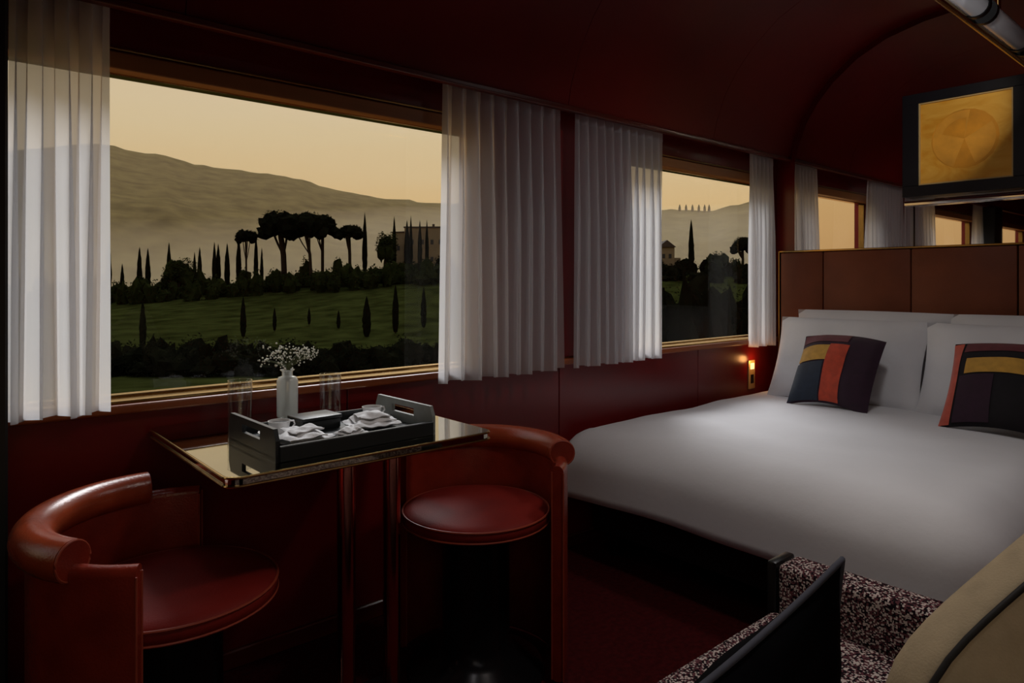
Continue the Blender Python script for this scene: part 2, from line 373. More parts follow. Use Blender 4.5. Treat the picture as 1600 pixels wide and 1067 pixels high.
# ------------------------------------------------------------------ curtains
def curtain(name,label,x0,x1,pleats,seed,z0=.787,z1=1.884,group='sheer window curtains'):
    rnd=random.Random(seed); n=pleats*14; ph=[rnd.uniform(-.5,.5) for _ in range(pleats+2)]; am=[rnd.uniform(.75,1.2) for _ in range(pleats+2)]
    wd=(x1-x0); y0=2.062; A=.03
    def fn(s,h):
        f=s*pleats; k=int(min(pleats-1,f)); fr=f-k
        a=am[k]*(1-fr)+am[k+1]*fr; p=ph[k]*(1-fr)+ph[k+1]*fr
        d=1-h                                   # 0 at the top
        phi=2*pi*f+p*d*1.3
        amp=A*a*(.45+.55*min(1,d*2.2))*(.9 if h>.95 else 1)
        x=x0+wd*s+.42*wd/pleats*sin(2*phi)*.55*min(1,.35+d)+ .012*sin(3*s*pi+seed)*d
        y=y0-amp*sin(phi)-.006*d*sin(7*s+seed)
        return Vector((x,y,z0+(z1-z0)*h+.004*sin(phi*.5+seed)*(d>.97)))
    bm=grid(n,14,fn)
    c=thing(name,label,'curtain',((x0+x1)/2,y0,z0),0,group)
    for v in bm.verts: v.co-=Vector(((x0+x1)/2,y0,z0))
    obj('drape',bm,'sheer',c,True)
    def hem(s,h):
        p=fn(s,h); return p-Vector(((x0+x1)/2,y0,z0))+Vector((0,-.0015,0))
    obj('header_tape', grid(n,1,lambda s,h: hem(s,.955+.045*h)), 'sheer', c, True)
    return c
curtain('curtain','white sheer curtain hanging beside the dark door post',.157,.372,4,3,.812)
curtain('curtain','white sheer curtain on the right side of the wide window by the table',1.435,2.035,9,11)
curtain('curtain','white sheer curtain on the left side of the window above the bed',2.125,2.735,11,5)
curtain('curtain','narrow white sheer curtain next to the headboard corner',3.53,3.79,6,8)
curtain('curtain','white sheer curtain of the rear window, seen in the mirror',-.42,-.06,5,15)

# ------------------------------------------------------------------ far end: headboard, mirror, picture
HBX=3.86; LZ=1.337
hb = thing('headboard','brown leather panelled headboard with brass top edge','headboard',(0,0,0))
hs=[2.055,1.80,1.345,.89,.43,-.02]
for a,b in zip(hs,hs[1:]):
    obj('panel', bx(HBX-.0,XF+.0,b+.0025,a-.0025,.25,LZ-.012,.006,2), 'headboard_leather', hb, 40)
obj('top_edge', bx(HBX-.006,XF,-.02,2.057,LZ-.01,LZ,.002,1), 'brass', hb)
obj('end_trim', bx(HBX-.004,XF,2.057,2.066,.25,LZ,.002,1), 'brass_dark', hb)
mr = thing('mirror','wall mirror above the headboard reflecting the windows','mirror',(0,0,0))
obj('glass', prism([(2.0,LZ+.002)]+[(2.0,1.86)]+[(y-.03,z-.03) for y,z in cv[1:]]+[(-.3,2.52),(-.3,LZ+.002)],'x',XF-.004,XF+.008), 'mirror', mr)
obj('rail', bx(XF-.05,XF-.006,-.3,1.385,1.548,1.572,.004,2), 'chrome', mr, 40)
obj('upright', bx(XF-.016,XF-.006,1.352,1.362,LZ+.002,1.547), 'chrome', mr)
XP=XF-.075
def pz(px,py): p=on_x(px,py,XP); return p.y,p.z
iy0,iz1=pz(1436,162); _,iz0=pz(1436,290); iy1,_=pz(1584,137)
oy0=pz(1411,200)[0]; oy1=iy1-(oy0-iy0)*1.0; oz1=iz1+.05; oz0=iz0-.055
pc = thing('framed_picture','gold abstract painting in a thick dark navy frame','picture',(XF,(oy0+oy1)/2,oz0))
def pl(bm):
    for v in bm.verts: v.co-=Vector((XF,(oy0+oy1)/2,oz0))
    return bm
b=None
for (ya,yb,za,zb) in ((oy1,oy0,oz0,iz0),(oy1,oy0,iz1,oz1),(iy0,oy0,iz0,iz1),(oy1,iy1,iz0,iz1)): b=bx(XP-.012,XF-.004,ya,yb,za,zb,.002,1,bm=b)
obj('frame',pl(b),'frame_navy',pc)
b=None
for (ya,yb,za,zb) in ((iy1,iy0,iz0,iz0+.007),(iy1,iy0,iz1-.007,iz1),(iy0-.007,iy0,iz0+.007,iz1-.007),(iy1,iy1+.007,iz0+.007,iz1-.007)): b=bx(XP-.004,XP+.004,ya,yb,za,zb,bm=b)
obj('fillet',pl(b),'painting_edge',pc)
cy_,cz_=(iy0+iy1)/2,(iz0+iz1)/2
art=obj('artwork',pl(bx(XP+.002,XP+.01,iy1+.006,iy0-.006,iz0+.006,iz1-.006)),'painting_gold',pc)
rr=.145
def lobe(a0,a1,r,dx,m):
    pts=[(cy_+r*cos(radians(a0+(a1-a0)*k/20)), cz_+r*sin(radians(a0+(a1-a0)*k/20))) for k in range(21)]+[(cy_,cz_)]
    obj('painted_shape',pl(prism(pts,'x',XP+.002-dx,XP+.002)),m,art)
lobe(0,359.9,rr,.0006,'painting_disc'); lobe(-70,100,rr*.96,.0010,'painting_lobe'); lobe(150,250,rr*.9,.0010,'painting_lobe'); lobe(20,95,rr*.7,.0014,'painting_disc')

# ------------------------------------------------------------------ wall switch with lit reading lamp
sp_=on_y(1175,585,WY-.02)
sw=thing('switch_plate','brass switch plate with a lit lamp beside the bed head','switch',(sp_.x,WY-.012,sp_.z))
obj('plate',bx(-.034,.034,-.008,0,-.082,.082,.003,2),'plate_brass',sw,40)
obj('rocker',bx(-.014,.014,-.012,-.008,-.05,.0,.001,1),'black_metal',sw)
obj('lamp_lens',bx(-.02,.02,-.012,-.008,.03,.066,.002,1),'lamp_warm',sw)
l=bpy.data.lights.new('bulb','POINT'); l.energy=.3; l.color=(1,.45,.14); l.shadow_soft_size=.02
ob=bpy.data.objects.new('bulb',l); C.objects.link(ob); ob.parent=sw; ob.location=(0,-.05,.085)

# ------------------------------------------------------------------ bed
BX0=2.03; BX1=HBX-.004; BY0=.50; BY1=2.045; BZ=.53
bed=thing('bed','double bed with dark navy base and white mattress under the window','bed',(0,0,0))
obj('base',bx(BX0+.16,BX1,BY0+.07,BY1-.02,.09,.30,.012),'bed_base',bed,40)
obj('mattress',bx(BX0+.13,BX1,BY0+.13,BY1-.05,.301,BZ-.04,.07,3),'linen_white',bed,40)
for x in (BX0+.2,BX1-.15):
    for y in (BY0+.15,BY1-.12): obj('leg',cyl(.025,0,.089,16,c=(x,y)),'black_metal',bed,40)
def duvet():
    r=.17; hem=.10
    ix0,ix1,iy0,iy1=BX0+r,BX1,BY0+r,BY1-.05
    nx,ny=70,60
    def fn(s,t):
        # flat sheet coordinates extending past the inner rectangle on three sides
        L0=r*pi/2+hem; Ln=r*pi/2+hem; Lw=.05*pi/2+.05
        X=ix0-L0+s*(ix1-ix0+L0); Y=iy0-Ln+t*(iy1-iy0+Ln+Lw)
        qx=max(ix0,min(ix1,X)); qy=max(iy0,min(iy1,Y)); dx,dy=X-qx,Y-qy; d=sqrt(dx*dx+dy*dy)
        z=BZ; ox=oy=0
        if d>1e-6:
            ux,uy=dx/d,dy/d; R=r if dy<=0 else .05
            if abs(dx)>1e-6 and dy>0: R=r*(abs(ux))+.05*abs(uy)
            if d<R*pi/2: o_=R*sin(d/R); z-=R*(1-cos(d/R))
            else: o_=R+.06*(d-R*pi/2); z-=R+(min(d,R*pi/2+hem*1.05)-R*pi/2)
            ox,oy=ux*o_,uy*o_
        w=noise.noise(Vector((X*2.2,Y*2.2,3)))*.012+noise.noise(Vector((X*5,Y*1.5,9)))*.005
        crown=.02*max(0,1-((Y-(iy0+iy1)/2)/.8)**2)
        return Vector((qx+ox,min(qy+oy,2.085),z+w+crown))
    bm=grid(nx,ny,fn); return bm
bm=duvet(); bmesh.ops.recalc_face_normals(bm, faces=list(bm.faces))
dv=tag(obj('duvet',bm,'bed_linen',None,True),'smooth white duvet spread over the bed','duvet')
sd=dv.modifiers.new('thick','SOLIDIFY'); sd.thickness=.012; sd.offset=-1

# ---- pillows
def pillow_fn(w,h,t,p=2.3,pull=.05,flop=0.):
    def f(a,b,side,off=0.):
        x=(a*2-1); y=(b*2-1)
        k=(max(0,1-abs(x)**p)*max(0,1-abs(y)**p))**.55
        px=x*w/2*(1-pull*(1-abs(y)**2)*abs(x)**3); py=y*h/2*(1-pull*(1-abs(x)**2)*abs(y)**3)
        wob=.012*noise.noise(Vector((x*1.7+w*9,y*1.7+h*5,side*3+flop)))*min(1,k*3)
        return Vector((px,py-flop*.05*x*x, side*(t/2*k+off)+wob))
    return f
def basis(loc,right,up):
    r=Vector(right).normalized(); u=Vector(up); u=(u-r*u.dot(r)).normalized(); n=r.cross(u)
    return Matrix(((r.x,u.x,n.x,loc[0]),(r.y,u.y,n.y,loc[1]),(r.z,u.z,n.z,loc[2]),(0,0,0,1)))
def pillow_mesh(f,n=18):
    bm=grid(n,n,lambda a,b:f(a,b,1)); b2=grid(n,n,lambda a,b:f(a,b,-1)); bm=join(bm,b2)
    bmesh.ops.remove_doubles(bm,verts=list(bm.verts),dist=.0008); bmesh.ops.recalc_face_normals(bm,faces=list(bm.faces)); return bm
# leaning pillows: local x = -Y world (to the right in the photo), local y = up, normal towards -X
def lean(y,x,z,deg,w,h,t,label,name='pillow',m='pillow_linen',roll=0,yaw=0,flop=.6,group='white bed pillows',cat='pillow'):
    a=radians(deg); yw=radians(yaw)
    right=Vector((sin(yw),-cos(yw),sin(radians(roll)))); up=Vector((cos(yw)*sin(a),sin(yw)*sin(a),cos(a)))
    f=pillow_fn(w,h,t,flop=flop)
    th=thing(name,label,cat,group=group); th.matrix_world=basis((x,y,z),right,up)
    obj('cover',pillow_mesh(f),m,th,True)
    return th,f
lean(1.52,3.755,.785,10,.78,.46,.15,'white pillow against the headboard behind the left pillow',flop=.3,yaw=0)
lean(.76,3.755,.785,10,.78,.46,.15,'white pillow against the headboard behind the right pillow',flop=.3,roll=0)
lean(1.56,3.585,.755,22,.76,.46,.16,'front white pillow behind the gold and orange cushion',flop=.2)
lean(.82,3.565,.755,22,.76,.46,.16,'front white pillow behind the cushion with a coral edge',flop=.2)
def patches(th,f,rows,front=1):
    for (a0,a1,b0,b1,m) in rows:
        na=max(3,int((a1-a0)*16)); nb=max(3,int((b1-b0)*16))
        bm=grid(na,nb,lambda s,t:f(a0+(a1-a0)*s,b0+(b1-b0)*t,front,.003))
        bmesh.ops.recalc_face_normals(bm,faces=list(bm.faces))
        obj('patch',bm,m,th,True)
th,f=lean(1.51,3.375,.73,28,.41,.38,.11,'patchwork cushion with gold, navy and orange blocks, on the left','cushion','c_purple',group='patchwork cushions on the bed',cat='cushion',yaw=-6)
patches(th,f,[(.02,.62,.84,.98,'c_maroon'),(.03,.42,.56,.78,'c_gold'),(.02,.40,.02,.54,'c_navy'),(.42,.66,.02,.80,'c_orange')])
th,f=lean(.79,3.33,.735,28,.46,.39,.11,'patchwork cushion with a coral left edge, gold band and purple block','cushion','c_black',group='patchwork cushions on the bed',cat='cushion',yaw=-4)
patches(th,f,[(.0,.09,.02,.98,'c_coral'),(.11,.9,.85,.98,'c_maroon'),(.15,.9,.58,.76,'c_gold'),(.11,.4,.04,.56,'c_purple')])

# ------------------------------------------------------------------ table
TZ=.75
fl_=on_z(350,748,TZ); bl_=on_z(232,668,TZ); fr_=on_z(770,675,TZ)
tx0,tx1,ty0,ty1=(fl_.x+bl_.x)/2,fr_.x+.014,(fl_.y+fr_.y)/2,WY-.016
tb=thing('table','mirror-black cabin table with brass edge on two bronze legs','table',((tx0+tx1)/2,(ty0+ty1)/2,0))
cx_,cy2=(tx0+tx1)/2,(ty0+ty1)/2; hw,hd=(tx1-tx0)/2,(ty1-ty0)/2
def rr_poly(hw,hd,r): return [(p[0],p[1]) for p in rrect(hw*2,hd*2,r,6)]
obj('table_top',prism(rr_poly(hw-.004,hd-.004,.03),'z',TZ-.022,TZ),'table_lacquer',tb)
rim=[Vector((p[0],p[1],TZ-.003)) for p in rr_poly(hw-.002,hd-.002,.03)]
obj('edge_band',sweep(rim,circ(.0028,6),closed=True),'brass',tb,True)
rim2=[Vector((p[0],p[1],TZ-.021)) for p in rr_poly(hw-.002,hd-.002,.03)]
obj('edge_band',sweep(rim2,circ(.0028,6),closed=True),'brass',tb,True)
ly=1.62
for px in (541,612):
    p=on_y(px,800,ly)
    obj('leg',cyl(.0235,.016,TZ-.023,28,c=(p.x-cx_,ly-cy2)),'bronze',tb,40)
p=on_y(576,800,ly)
obj('foot_plate',bx(p.x-cx_-.14,p.x-cx_+.14,ly-cy2-.14,ly-cy2+.14,0,.015,.004,2),'black_metal',tb,40)
obj('apron',bx(p.x-cx_-.13,p.x-cx_+.13,ly-cy2-.06,ly-cy2+.06,TZ-.04,TZ-.0225,.003,1),'black_metal',tb)

# ------------------------------------------------------------------ chairs
def arc_path(r,a0,a1,z,n=40): return [(r*cos(a0+(a1-a0)*k/n), r*sin(a0+(a1-a0)*k/n), z) for k in range(n+1)]
def chair(x,y,face,label):
    # local +x is the direction the sitter faces; the back is around angle pi
    t=thing('tub_chair',label,'chair',(x,y,0),radians(face),'round tub chairs at the table')
    R=.254
    h=.615
    prof=[(a,b) for a,b in rrect(.036,h,.0175,5)]
    obj('shell',sweep(arc_path(R,radians(90),radians(270),.015+h/2,48),prof),'leather',t,50)
    obj('bolster',sweep(arc_path(R+.006,radians(117.5),radians(242.5),.637,40),circ(.040,20)),'leather_tan',t,50)
    for s in (117.5,242.5):
        a=radians(s); d=.0015 if s>180 else -.0015
        c=Vector(((R+.006)*cos(a),(R+.006)*sin(a),.637)); tan=Vector((-sin(a),cos(a),0))*(1 if s>180 else -1)
        obj('bolster_end',sweep([c,c+tan*.003],circ(.036,20)),'leather',t)
        ring=[c+tan*.002+Vector((cos(a)*.037*cos(q),sin(a)*.037*cos(q),.037*sin(q))) for q in [2*pi*k/24 for k in range(24)]]
        obj('piping',sweep(ring,circ(.0025,6),closed=True),'leather_piping',t,True)
    for s in (90,270):
        a=radians(s)
        for rr_ in (R-.017,R+.017):
            obj('piping',sweep([(rr_*cos(a),rr_*sin(a),.02),(rr_*cos(a),rr_*sin(a),.612)],circ(.0025,6),up=Vector((1,0,0))),'leather_piping',t,True)
    sr=.220
    obj('seat',lathe([(0,.500),(sr*.5,.499),(sr*.85,.495),(sr-.012,.488),(sr-.003,.48),(sr-.002,.458),(sr-.014,.448),(0,.448)],56),'leather_seat',t,60)
    ring=[(( sr-.003)*cos(2*pi*k/64),(sr-.003)*sin(2*pi*k/64),.483) for k in range(64)]
    obj('piping',sweep(ring,circ(.003,6),closed=True),'leather_piping',t,True)
    ring=[(( sr-.003)*cos(2*pi*k/64),(sr-.003)*sin(2*pi*k/64),.455) for k in range(64)]
    obj('piping',sweep(ring,circ(.003,6),closed=True),'leather_piping',t,True)
    obj('pedestal',lathe([(0,.0),(.2,.0),(.205,.008),(.2,.02),(.12,.05),(.1,.1),(.1,.43),(.13,.447),(0,.447)],40),'dark_pedestal',t,50)
    return t
chair(.423,1.644,-28,'red leather tub chair by the door post, near end of the table')
chair(1.25,1.622,208,'red leather tub chair between the table and the bed')

# ------------------------------------------------------------------ tray and things on the table
tf=on_z(430,720,TZ); tr2=on_z(686,681,TZ)
tx_0,tx_1,ty_0=tf.x-.012,tr2.x,(tf.y+tr2.y)/2; ty_1=ty_0+.285
ry=thing('serving_tray','black rectangular serving tray with cut-out handles on the table','tray',((tx_0+tx_1)/2,(ty_0+ty_1)/2,TZ),radians(1.5))
w2,d2=(tx_1-tx_0)/2,(ty_1-ty_0)/2
obj('base',bx(-w2,w2,-d2,d2,.004,.014,.002,1),'tray_black',ry)
for s in (-1,1): obj('side',bx(-w2+.008,w2-.008,s*d2-.005 if s<0 else d2-.005,s*d2+.005 if s<0 else d2+.005,.0,.036,.002,1),'tray_black',ry)
def endp(x0,x1):
    # panel with an elongated handle hole, chamfered upper corners
    hz0,hz1=.038,.058; hy=.055; top=.074; c=.03
    b=None
    b=prism([(-d2,0),(d2,0),(d2,hz0),(-d2,hz0)],'x',x0,x1,bm=b)
    b=prism([(-d2,hz0),(-hy,hz0),(-hy,hz1),(-d2,hz1-.01)],'x',x0,x1,bm=b)
    b=prism([(hy,hz0),(d2,hz0),(d2,hz1-.01),(hy,hz1)],'x',x0,x1,bm=b)
    b=prism([(-d2,hz1-.01),(-hy,hz1),(hy,hz1),(d2,hz1-.01),(d2-.012,top),(-d2+.012,top)],'x',x0,x1,bm=b)
    return b
obj('handle_end',endp(-w2,-w2+.01),'tray_black',ry)
obj('handle_end',endp(w2-.01,w2),'tray_grey',ry)
tc_=Vector(((tx_0+tx_1)/2,(ty_0+ty_1)/2,TZ+.0145))
def napkin(x,y,rot,label,seed):
    rnd=random.Random(seed)
    t=thing('napkin',label,'napkin',tc_+Vector((x,y,0)),radians(rot),'napkins on the tray')
    for k in range(3):
        ww,dd=.065-.012*k,.05-.009*k; ox,oy=rnd.uniform(-.012,.012),rnd.uniform(-.01,.01)
        def fn(a,b):
            X,Y=(a*2-1)*ww,(b*2-1)*dd
            return Vector((X+ox,Y+oy,.004+.011*k+.012*(1+noise.noise(Vector((X*34+k*7,Y*40,seed))))*(1-.5*max(abs(a*2-1),abs(b*2-1))**4)))
        bm=grid(20,16,fn); bmesh.ops.recalc_face_normals(bm,faces=list(bm.faces)); bmesh.ops.solidify(bm,geom=list(bm.faces),thickness=.003)
        obj('fold',bm,'linen_white',t,True)
    return t
napkin(-.115,-.055,12,'crumpled white napkin at the dark handle end of the tray',2)
napkin(.10,-.012,-8,'crumpled white napkin at the grey handle end of the tray',5)
napkin(.005,-.085,30,'small white napkin between the two larger ones, at the tray front',9).scale=(.62,.6,.7)
def cup(x,y,label):
    t=thing('coffee_cup',label,'cup',tc_+Vector((x,y,.0)),0,'white cups on the tray')
    obj('saucer',lathe([(0,.0),(.02,.0),(.05,.008),(.052,.010),(.05,.0105),(.02,.004),(0,.004)],28),'porcelain',t,True)
    obj('bowl',lathe([(0,.005),(.016,.005),(.024,.018),(.028,.036),(.0265,.036),(.022,.02),(.014,.008),(0,.008)],28),'porcelain',t,True)
    obj('coffee',lathe([(0,.030),(.0245,.030)],24),'black_metal',t)
    obj('handle',sweep([(.027,0,.032),(.038,0,.031),(.041,0,.022),(.034,0,.014),(.024,0,.014)],circ(.0025,6),up=Vector((0,1,0))),'porcelain',t,True)
cup(-.12,.065,'white coffee cup on a saucer, back left of the tray')
cup(.158,.088,'white coffee cup on a saucer, back right of the tray')
bk=thing('black_box','flat black lidded box at the back of the tray','box',tc_+Vector((-.015,.085,0)),radians(4))
obj('body',bx(-.055,.055,-.04,.04,0,.026,.003,2),'tray_black',bk,40); obj('lid',bx(-.058,.058,-.043,.043,.0262,.036,.003,2),'tray_black',bk,40)
def spoon(x,y,rot,label):
    t=thing('spoon',label,'spoon',tc_+Vector((x,y,0)),radians(rot),'spoons on the tray')
    obj('handle',sweep([(0,0,.003),(.05,0,.007),(.09,0,.006)],rrect(.006,.0018,.0008,2)),'steel',t,True)
    obj('bowl',lathe([(0,.001),(.008,.003),(.013,.007)],16,c=(-.012,0,0)),'steel',t,True)
spoon(.05,-.11,10,'small steel spoon along the front edge of the tray')
def tumbler(px,py_top,y,label):
    p=on_y(px,py_top,y); h=p.z-TZ
    t=thing('tumbler',label,'glass',(p.x,y,TZ),0,'tall clear tumblers on the table')
    r=.0335
    obj('bowl',lathe([(0,.0005),(r-.003,.0005),(r-.001,.004),(r,h),(r-.0016,h),(r-.0025,.012),(0,.010)],40),'tumbler_glass',t,60)
    ring=[((r-.0008)*cos(2*pi*k/40),(r-.0008)*sin(2*pi*k/40),h) for k in range(40)]
    obj('rim',sweep(ring,circ(.0011,6),closed=True),'tumbler_glass',t,True)
tumbler(375,594,1.985,'clear tall tumbler left of the flower vase')
tumbler(516,584,2.0,'clear tall tumbler right of the flower vase')
vp=on_y(449,587,2.0)
vs=thing('vase','small frosted glass bottle vase holding white flowers','vase',(vp.x,2.0,TZ))
vh=vp.z-TZ
obj('body',lathe([(0,.0005),(.028,.0005),(.031,.004),(.031,vh-.014),(.026,vh-.003),(.016,vh),(.015,vh),(.024,vh-.006),(.0285,vh-.016),(.0285,.008),(0,.006)],36),'vase_glass',vs,60)
obj('neck',lathe([(.0155,vh-.001),(.0155,vh+.013),(.021,vh+.017),(.021,vh+.019),(.014,vh+.014),(.014,vh-.001)],30),'vase_glass',vs,60)
fb=thing('baby_breath_sprig','airy spray of tiny white blossoms standing in the vase','flowers',(vp.x,2.0,TZ+.012))
rnd=random.Random(4); sb_=None; bb=bmesh.new()
top=on_y(449,536,2.0).z-TZ-.012
for k in range(46):
    dx=rnd.gauss(-.012,.034); 
    if k%5==0: dx=rnd.uniform(.03,.082)
    dy=rnd.uniform(-.04,.04); hz=vh+.02+rnd.random()**.8*(top-vh-.02)*(1-abs(dx)*5.0)
    if dx>.04: hz=vh+.035+rnd.random()*.03
    dx=max(-.088,dx)
    root=Vector((rnd.uniform(-.006,.006),rnd.uniform(-.006,.006),.01)); neck=Vector((dx*.1,dy*.1,vh+.012)); end=Vector((dx,dy,hz))
    sb_=sweep([root,neck,(neck+end)/2+Vector((0,0,.006)),end],circ(.0006,4),up=Vector((0,1,.01)),bm=sb_)
    for q in range(5):
        c=end+Vector((rnd.gauss(0,.007),rnd.gauss(0,.007),rnd.gauss(0,.006)))
        bmesh.ops.create_icosphere(bb,subdivisions=1,radius=rnd.uniform(.0016,.0032),matrix=Matrix.Translation(c))
obj('stems',sb_,'stem_green',fb)
bo=obj('blossoms',bb,'white_flower',fb,True); bo['kind']='stuff'
# ------------------------------------------------------------------ sofa with two cushions
SZ=.45
sa=on_z(1010,1067,SZ); se=on_z(1200,950,SZ)
sy=(sa.y+se.y)/2
sf=thing('sofa','low sofa in speckled woven fabric at the right','sofa',(0,0,0))
AX=se.x+.01
obj('seat',bx(-.25,AX,YR+.18,sy,.20,SZ,.02,3),'tweed',sf,40)
obj('arm',bx(AX+.001,AX+.085,YR+.02,sy-.012,.12,.548,.014,3),'tweed',sf,40)
obj('arm_front',bx(AX+.001,AX+.085,sy-.011,sy+.012,.06,.548,.006,2),'black_metal',sf,40)
obj('backrest',bx(-.25,AX,YR+.02,YR+.179,.12,.72,.03,3),'tweed',sf,40)
obj('base',bx(-.25,AX,YR+.05,sy-.03,.06,.199,.004,1),'black_metal',sf)
for x in (-.2,AX-.05):
    for y in (YR+.1,sy-.1): obj('leg',cyl(.018,0,.059,12,c=(x,y)),'black_metal',sf)
# navy cushion
A_=at_t(1316,874,.85); B_=at_t(1112,1045,.73)
e1=(A_-B_).normalized(); e2=Vector((.02,-.16,1)); e2=(e2-e1*e2.dot(e1)).normalized()
w_,h_=.40,.27
ctr=A_-e1*w_/2-e2*h_/2
nc=thing('navy_cushion','dark navy velvet cushion with pale seam standing on the sofa','cushion'); nc.matrix_world=basis(ctr,e1,e2)
f=pillow_fn(w_,h_,.07,p=2.0,pull=.09)
obj('cover',pillow_mesh(f,20),'velvet_navy',nc,True)
edge=[f(a,1,1) for a in [k/24 for k in range(25)]]+[f(1,b,1) for b in [1-k/24 for k in range(1,25)]]
obj('piping',sweep(edge,circ(.004,8)),'velvet_navy_edge',nc,True)
# beige cushion
def box_cushion(w,h,t,n=18):
    def out(a):  # outline of the face
        c,s=cos(a),sin(a); k=(abs(c)**5+abs(s)**5)**(-1/5); return Vector((w/2*k*c,h/2*k*s,0))
    bm=bmesh.new(); M=72
    rings=[]
    prof=[(0.0,.5),(.3,.5),(.6,.48),(.85,.42),(.97,.34),(1.0,.30),(1.025,.15),(1.03,0),(1.025,-.15),(1.0,-.30),(.97,-.34),(.85,-.42),(.6,-.48),(.3,-.5),(0,-.5)]
    for (s,z) in prof:
        if s==0: rings.append([bm.verts.new((0,0,z*t))])
        else: rings.append([bm.verts.new(out(2*pi*k/M)*s+Vector((0,0,z*t))) for k in range(M)])
    for A,B in zip(rings,rings[1:]):
        for i in range(M):
            j=(i+1)%M
            if len(A)==1: bm.faces.new((A[0],B[i],B[j]))
            elif len(B)==1: bm.faces.new((A[i],B[0],A[j]))
            else: bm.faces.new((A[i],B[i],B[j],A[j]))
    bmesh.ops.recalc_face_normals(bm,faces=list(bm.faces))
    pip=[[out(2*pi*k/M)*1.0+Vector((0,0,s*.30*t)) for k in range(M)] for s in (1,-1)]
    return bm,pip
w_,h_,t_=.44,.33,.085
P1=at_t(1600,885,.62); P2=at_t(1430,1030,.60)
e1=(P1-P2).normalized(); nrm=Vector((-.66,-.72,.06)); nrm=(nrm-e1*nrm.dot(e1)).normalized(); e2=nrm.cross(e1)
if e2.z<0: e1=-e1; e2=-e2
M_=basis((0,0,0),e1,e2)
corner=at_t(1352,1084,.60)
ctr=corner+ (P1-P2).normalized()*w_/2 - e2*h_/2
bc=thing('beige_cushion','beige linen box cushion with black piping in the near corner','cushion'); M_.translation=ctr; bc.matrix_world=M_
bm,pip=box_cushion(w_,h_,t_); obj('cover',bm,'beige_linen',bc,True)
for p in pip[:1]: obj('piping',sweep(p,circ(.0028,8),closed=True),'piping_black',bc,True)

# ------------------------------------------------------------------ tubular ceiling lamp over the bed
y_l=.75; z_l=2.03
la=thing('tube_lamp','hanging lamp of grey glass tubes on a brass rail over the bed','lamp',(0,0,0))
x_a=on_y(1455,-5,y_l).x; x_b=3.6
obj('rail',sweep([(1.5,y_l,z_l),(x_b,y_l,z_l)],circ(.012,12)),'brass',la,True)
segs=[(1.65,2.62),(2.70,3.12),(3.20,3.56)]
for a,b in segs:
    obj('glass_tube',sweep([(a,y_l-.035,z_l+.028),(b,y_l-.035,z_l+.028)],circ(.036,20)),'lamp_glass',la,50)
    for e in (a,b): obj('end_collar',sweep([(e-.012,y_l-.035,z_l+.028),(e+.012,y_l-.035,z_l+.028)],circ(.040,20)),'black_metal',la,50)
for x in (2.1,3.0): obj('stem',cyl(.008,z_l+.01,2.546,12,c=(x,y_l)),'brass',la,True)
for x in (2.1,3.0): obj('canopy',cyl(.05,2.534,2.549,24,c=(x,y_l)),'brass',la,40)

# ------------------------------------------------------------------ landscape outside
def crest_y(px):   # image height of the near ridge
    pts=[(-3000,475),(0,475),(160,468),(400,455),(540,438),(690,428),(900,424),(1200,428),(4000,430)]
    for (a,ya),(b,yb) in zip(pts,pts[1:]):
        if a<=px<=b: return ya+(yb-ya)*(px-a)/(b-a)
    return 430
RIDGE=170.0   # depth of the ridge along the viewing axis
def ground(t,px):
    zc=EYE+(HOR-crest_y(px))/F*RIDGE
    prof=[(4,-1.3),(14,-2.2),(30,-4.5),(60,-6.6),(95,-7.2),(RIDGE,zc),(200,zc-1.5),(260,zc-16),(420,-40),(700,-60)]
    for (a,za),(b,zb) in zip(prof,prof[1:]):
        if a<=t<=b:
            k=(t-a)/(b-a); return za+(zb-za)*k
    return -1.3 if t<4 else -60
ts=[4,7,10,14,20,26,34,44,56,70,84,98,112,126,140,152,162,170,178,190,205,230,260,320,420,560,700]
AN=110
def terr():
    bm=bmesh.new(); V=[]
    for i in range(AN+1):
        a=radians(-62+ 118*i/AN)            # angle from the viewing axis, positive to the right
        u=math.tan(a) if abs(a)<radians(57) else math.tan(math.copysign(radians(57),a)); row=[]
        for t in ts:
            r=t*sqrt(1+min(1.0,u*u)); x=DX*cos(a)*r+RX*sin(a)*r; y=DY*cos(a)*r+RY*sin(a)*r
            z=ground(t,800+F*u)+ (noise.noise(Vector((x*.02,y*.02,1)))*.6 if t>20 else 0)
            row.append(bm.verts.new((x,max(y,2.9),z)))
        V.append(row)
    for i in range(AN):
        for j in range(len(ts)-1): bm.faces.new((V[i][j],V[i][j+1],V[i+1][j+1],V[i+1][j]))
    bmesh.ops.recalc_face_normals(bm,faces=list(bm.faces)); return bm
g=obj('meadow',terr(),'grass',None,True); struct(g,'dark green sloping meadow outside the windows')
def gpt(px,t):
    r=ray(px,HOR); u=(px-800)/F; k=sqrt(1+min(1,u*u))/sqrt(1+u*u)
    tt=t/k if False else t
    return Vector((r.x*t,r.y*t,ground(t,px)))
